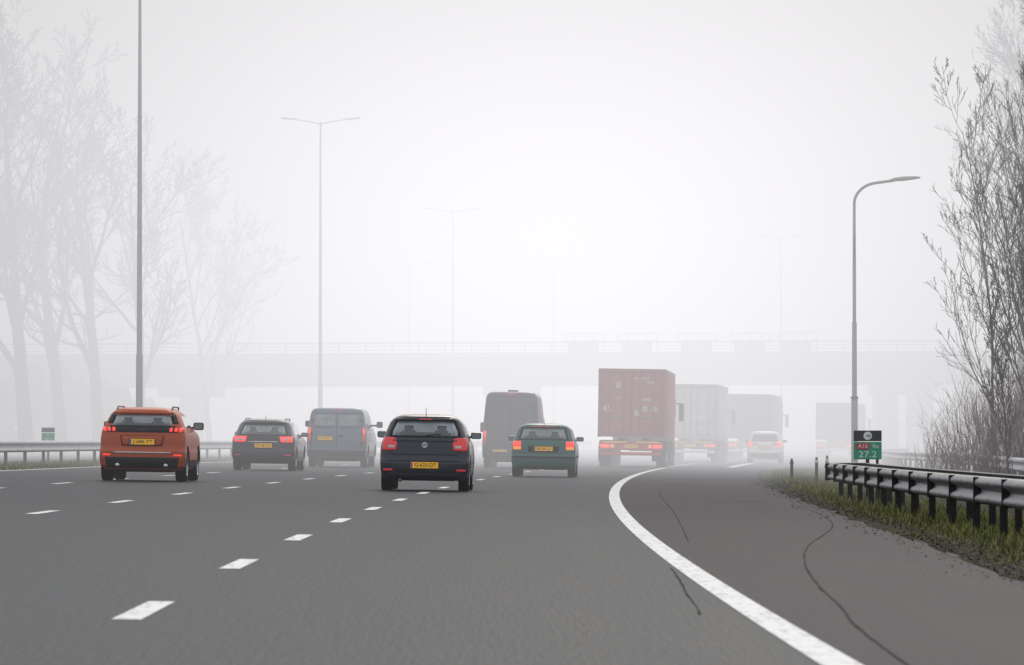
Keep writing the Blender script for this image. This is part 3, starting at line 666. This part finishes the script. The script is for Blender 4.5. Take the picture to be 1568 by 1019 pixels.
def thicket(name,n,xr,dr,H,mat,seed):
    R=random.Random(seed); V=[];F=[]
    def tw(p,dr_,L,r,lev):
        q=p.copy(); pts=[q.copy()]; d_=dr_.copy()
        for i in range(4): d_=(d_+Vector((R.gauss(0,.13),R.gauss(0,.13),R.gauss(0,.1)+.05))).normalized(); q=q+d_*L/4; pts.append(q.copy())
        base=len(V)
        for i,pp in enumerate(pts):
            rr=r*(1-i/6)
            for k in range(3): V.append(pp+Vector((rr*math.cos(k*2.1),rr*math.sin(k*2.1),0)))
        for i in range(4):
            for k in range(3): F.append((base+i*3+k,base+i*3+(k+1)%3,base+i*3+3+(k+1)%3,base+i*3+3+k))
        if lev<2:
            for c in range(5 if lev==0 else 3):
                i=R.randint(1,3); nd=(d_+Vector((R.gauss(0,.5),R.gauss(0,.5),R.gauss(.1,.25)))).normalized(); tw(pts[i],nd,L*.5,r*.55,lev+1)
    for i in range(n):
        x=R.uniform(*xr); d=R.uniform(*dr); h=H*(.45+.55*R.random())*(.3+.7*min(1,(x-xr[0])/1.8))
        tw(Vector((x,d,-.4)),Vector((R.gauss(-.05,.18),R.gauss(0,.18),1)).normalized(),h,.012,0)
    return meshobj(name,V,F,mat)
thicket('bare_shrub_thicket',480,(11.9,16.5),(126,158),3.7,simple('twig_red_brown',(.10,.058,.05),.95,var=.4,scale=1),3)
thicket('bare_shrub_thicket',160,(19,30),(180,230),3.2,bark2,5)
def woodland(name,xs,d,H,seed):
    R=random.Random(seed); V=[];F=[]
    for i in range(900):
        x=R.uniform(*xs); y=d+R.uniform(-12,12); z=H*R.random()**1.3*(.7+.3*math.sin(x*.35)); r=.5+R.random()*1.3; b=len(V)
        for k in range(3):
            for a in range(5): V.append((x+r*(1-.4*k)*math.cos(a*1.256+k)+R.gauss(0,.2),y+r*math.sin(a*1.256+k),z+(k-1)*r*.6+R.gauss(0,.2)))
        for k in range(2):
            for a in range(5): F.append((b+k*5+a,b+k*5+(a+1)%5,b+k*5+5+(a+1)%5,b+k*5+5+a))
    meshobj(name,V,F,simple(name+'_mat',(.045,.045,.035),.95))
woodland('distant_woodland',(-110,-26),372,6,2); woodland('distant_woodland',(45,110),372,7,4)

# ---------------------------------------------------------------- fog (absorbing volume that emits its scattered light and glow itself)
def fog():
    me=bpy.data.meshes.new('fog'); bm=bmesh.new(); bmesh.ops.create_cube(bm,size=1)
    for v in bm.verts: v.co=Vector((v.co.x*420,305+v.co.y*450,29+v.co.z*62))
    bm.to_mesh(me); bm.free()
    m=bpy.data.materials.new('fog_volume'); m.use_nodes=True; nt=m.node_tree; nt.nodes.clear(); N=nt.nodes.new; L=nt.links.new
    try: m.cycles.volume_step_rate=3.0
    except Exception as e: print(e)
    out=N('ShaderNodeOutputMaterial'); ab=N('ShaderNodeVolumeAbsorption'); em=N('ShaderNodeEmission'); ad=N('ShaderNodeAddShader')
    tc=N('ShaderNodeTexCoord'); s=N('ShaderNodeSeparateXYZ'); L(tc.outputs['Object'],s.inputs[0])
    r=N('ShaderNodeMapRange'); r.interpolation_type='SMOOTHSTEP'; r.inputs['From Min'].default_value=90; r.inputs['From Max'].default_value=205; r.inputs['To Min'].default_value=.0009; r.inputs['To Max'].default_value=.0096; L(s.outputs['Y'],r.inputs['Value'])
    def mt(op,a,b=None):
        q=N('ShaderNodeMath'); q.operation=op
        for k,v in enumerate((a,b)):
            if v is None: continue
            if isinstance(v,(int,float)): q.inputs[k].default_value=v
            else: L(v,q.inputs[k])
        return q.outputs[0]
    gx=mt('POWER',mt('ABSOLUTE',mt('DIVIDE',mt('SUBTRACT',s.outputs['X'],2.0),19)),2); gzv=mt('POWER',mt('ABSOLUTE',mt('DIVIDE',mt('SUBTRACT',s.outputs['Z'],11),12)),2)
    g=mt('EXPONENT',mt('MULTIPLY',mt('ADD',gx,gzv),-.5))
    J=mt('ADD',.53,mt('MULTIPLY',g,.49))  # glow put into the fog emission, brightest above the road
    L(r.outputs[0],ab.inputs['Density']); ab.inputs['Color'].default_value=(0,0,0,1)
    em.inputs['Color'].default_value=(1,.985,1.012,1); L(mt('MULTIPLY',J,r.outputs[0]),em.inputs['Strength'])
    L(ab.outputs[0],ad.inputs[0]); L(em.outputs[0],ad.inputs[1]); L(ad.outputs[0],out.inputs['Volume'])
    me.materials.append(m); link(bpy.data.objects.new('fog',me))
fog()

# ---------------------------------------------------------------- world, sun, camera
w=bpy.data.worlds.new('World'); sc.world=w; w.use_nodes=True; nt=w.node_tree; nt.nodes.clear(); N=nt.nodes.new; L=nt.links.new
el,az=math.radians(32),math.radians(8)
sky=N('ShaderNodeTexSky'); sky.sky_type='NISHITA'; sky.sun_disc=False; sky.sun_elevation=el; sky.sun_rotation=az; sky.dust_density=6
b1=N('ShaderNodeBackground'); b1.inputs['Strength'].default_value=.05; L(sky.outputs[0],b1.inputs['Color'])
tc=N('ShaderNodeTexCoord'); sp=N('ShaderNodeSeparateXYZ'); L(tc.outputs['Generated'],sp.inputs[0])
mr=N('ShaderNodeMapRange'); mr.inputs['From Min'].default_value=-.1; mr.inputs['From Max'].default_value=1; mr.inputs['To Min'].default_value=.60; mr.inputs['To Max'].default_value=.74; L(sp.outputs['Z'],mr.inputs['Value'])
b2=N('ShaderNodeBackground'); b2.inputs['Color'].default_value=(.94,.97,1,1); L(mr.outputs[0],b2.inputs['Strength'])
ad=N('ShaderNodeAddShader'); o=N('ShaderNodeOutputWorld'); L(b1.outputs[0],ad.inputs[0]); L(b2.outputs[0],ad.inputs[1]); L(ad.outputs[0],o.inputs['Surface'])
sl=bpy.data.lights.new('sun','SUN'); sl.energy=.6; sl.angle=math.radians(15); sl.color=(1,.97,.93); so=bpy.data.objects.new('sun',sl); sc.collection.objects.link(so)
dv=Vector((math.sin(az)*math.cos(el),math.cos(az)*math.cos(el),math.sin(el))); so.rotation_euler=dv.to_track_quat('Z','Y').to_euler()
cam=bpy.data.cameras.new('camera'); co=bpy.data.objects.new('camera',cam); sc.collection.objects.link(co); sc.camera=co
co.location=(0,0,.97); cam.sensor_width=36; cam.lens=185; cam.clip_end=3000; cam.clip_start=.1
co.rotation_euler=(math.radians(90+1.184),0,0)
cam.dof.use_dof=True; cam.dof.focus_distance=112; cam.dof.aperture_fstop=9
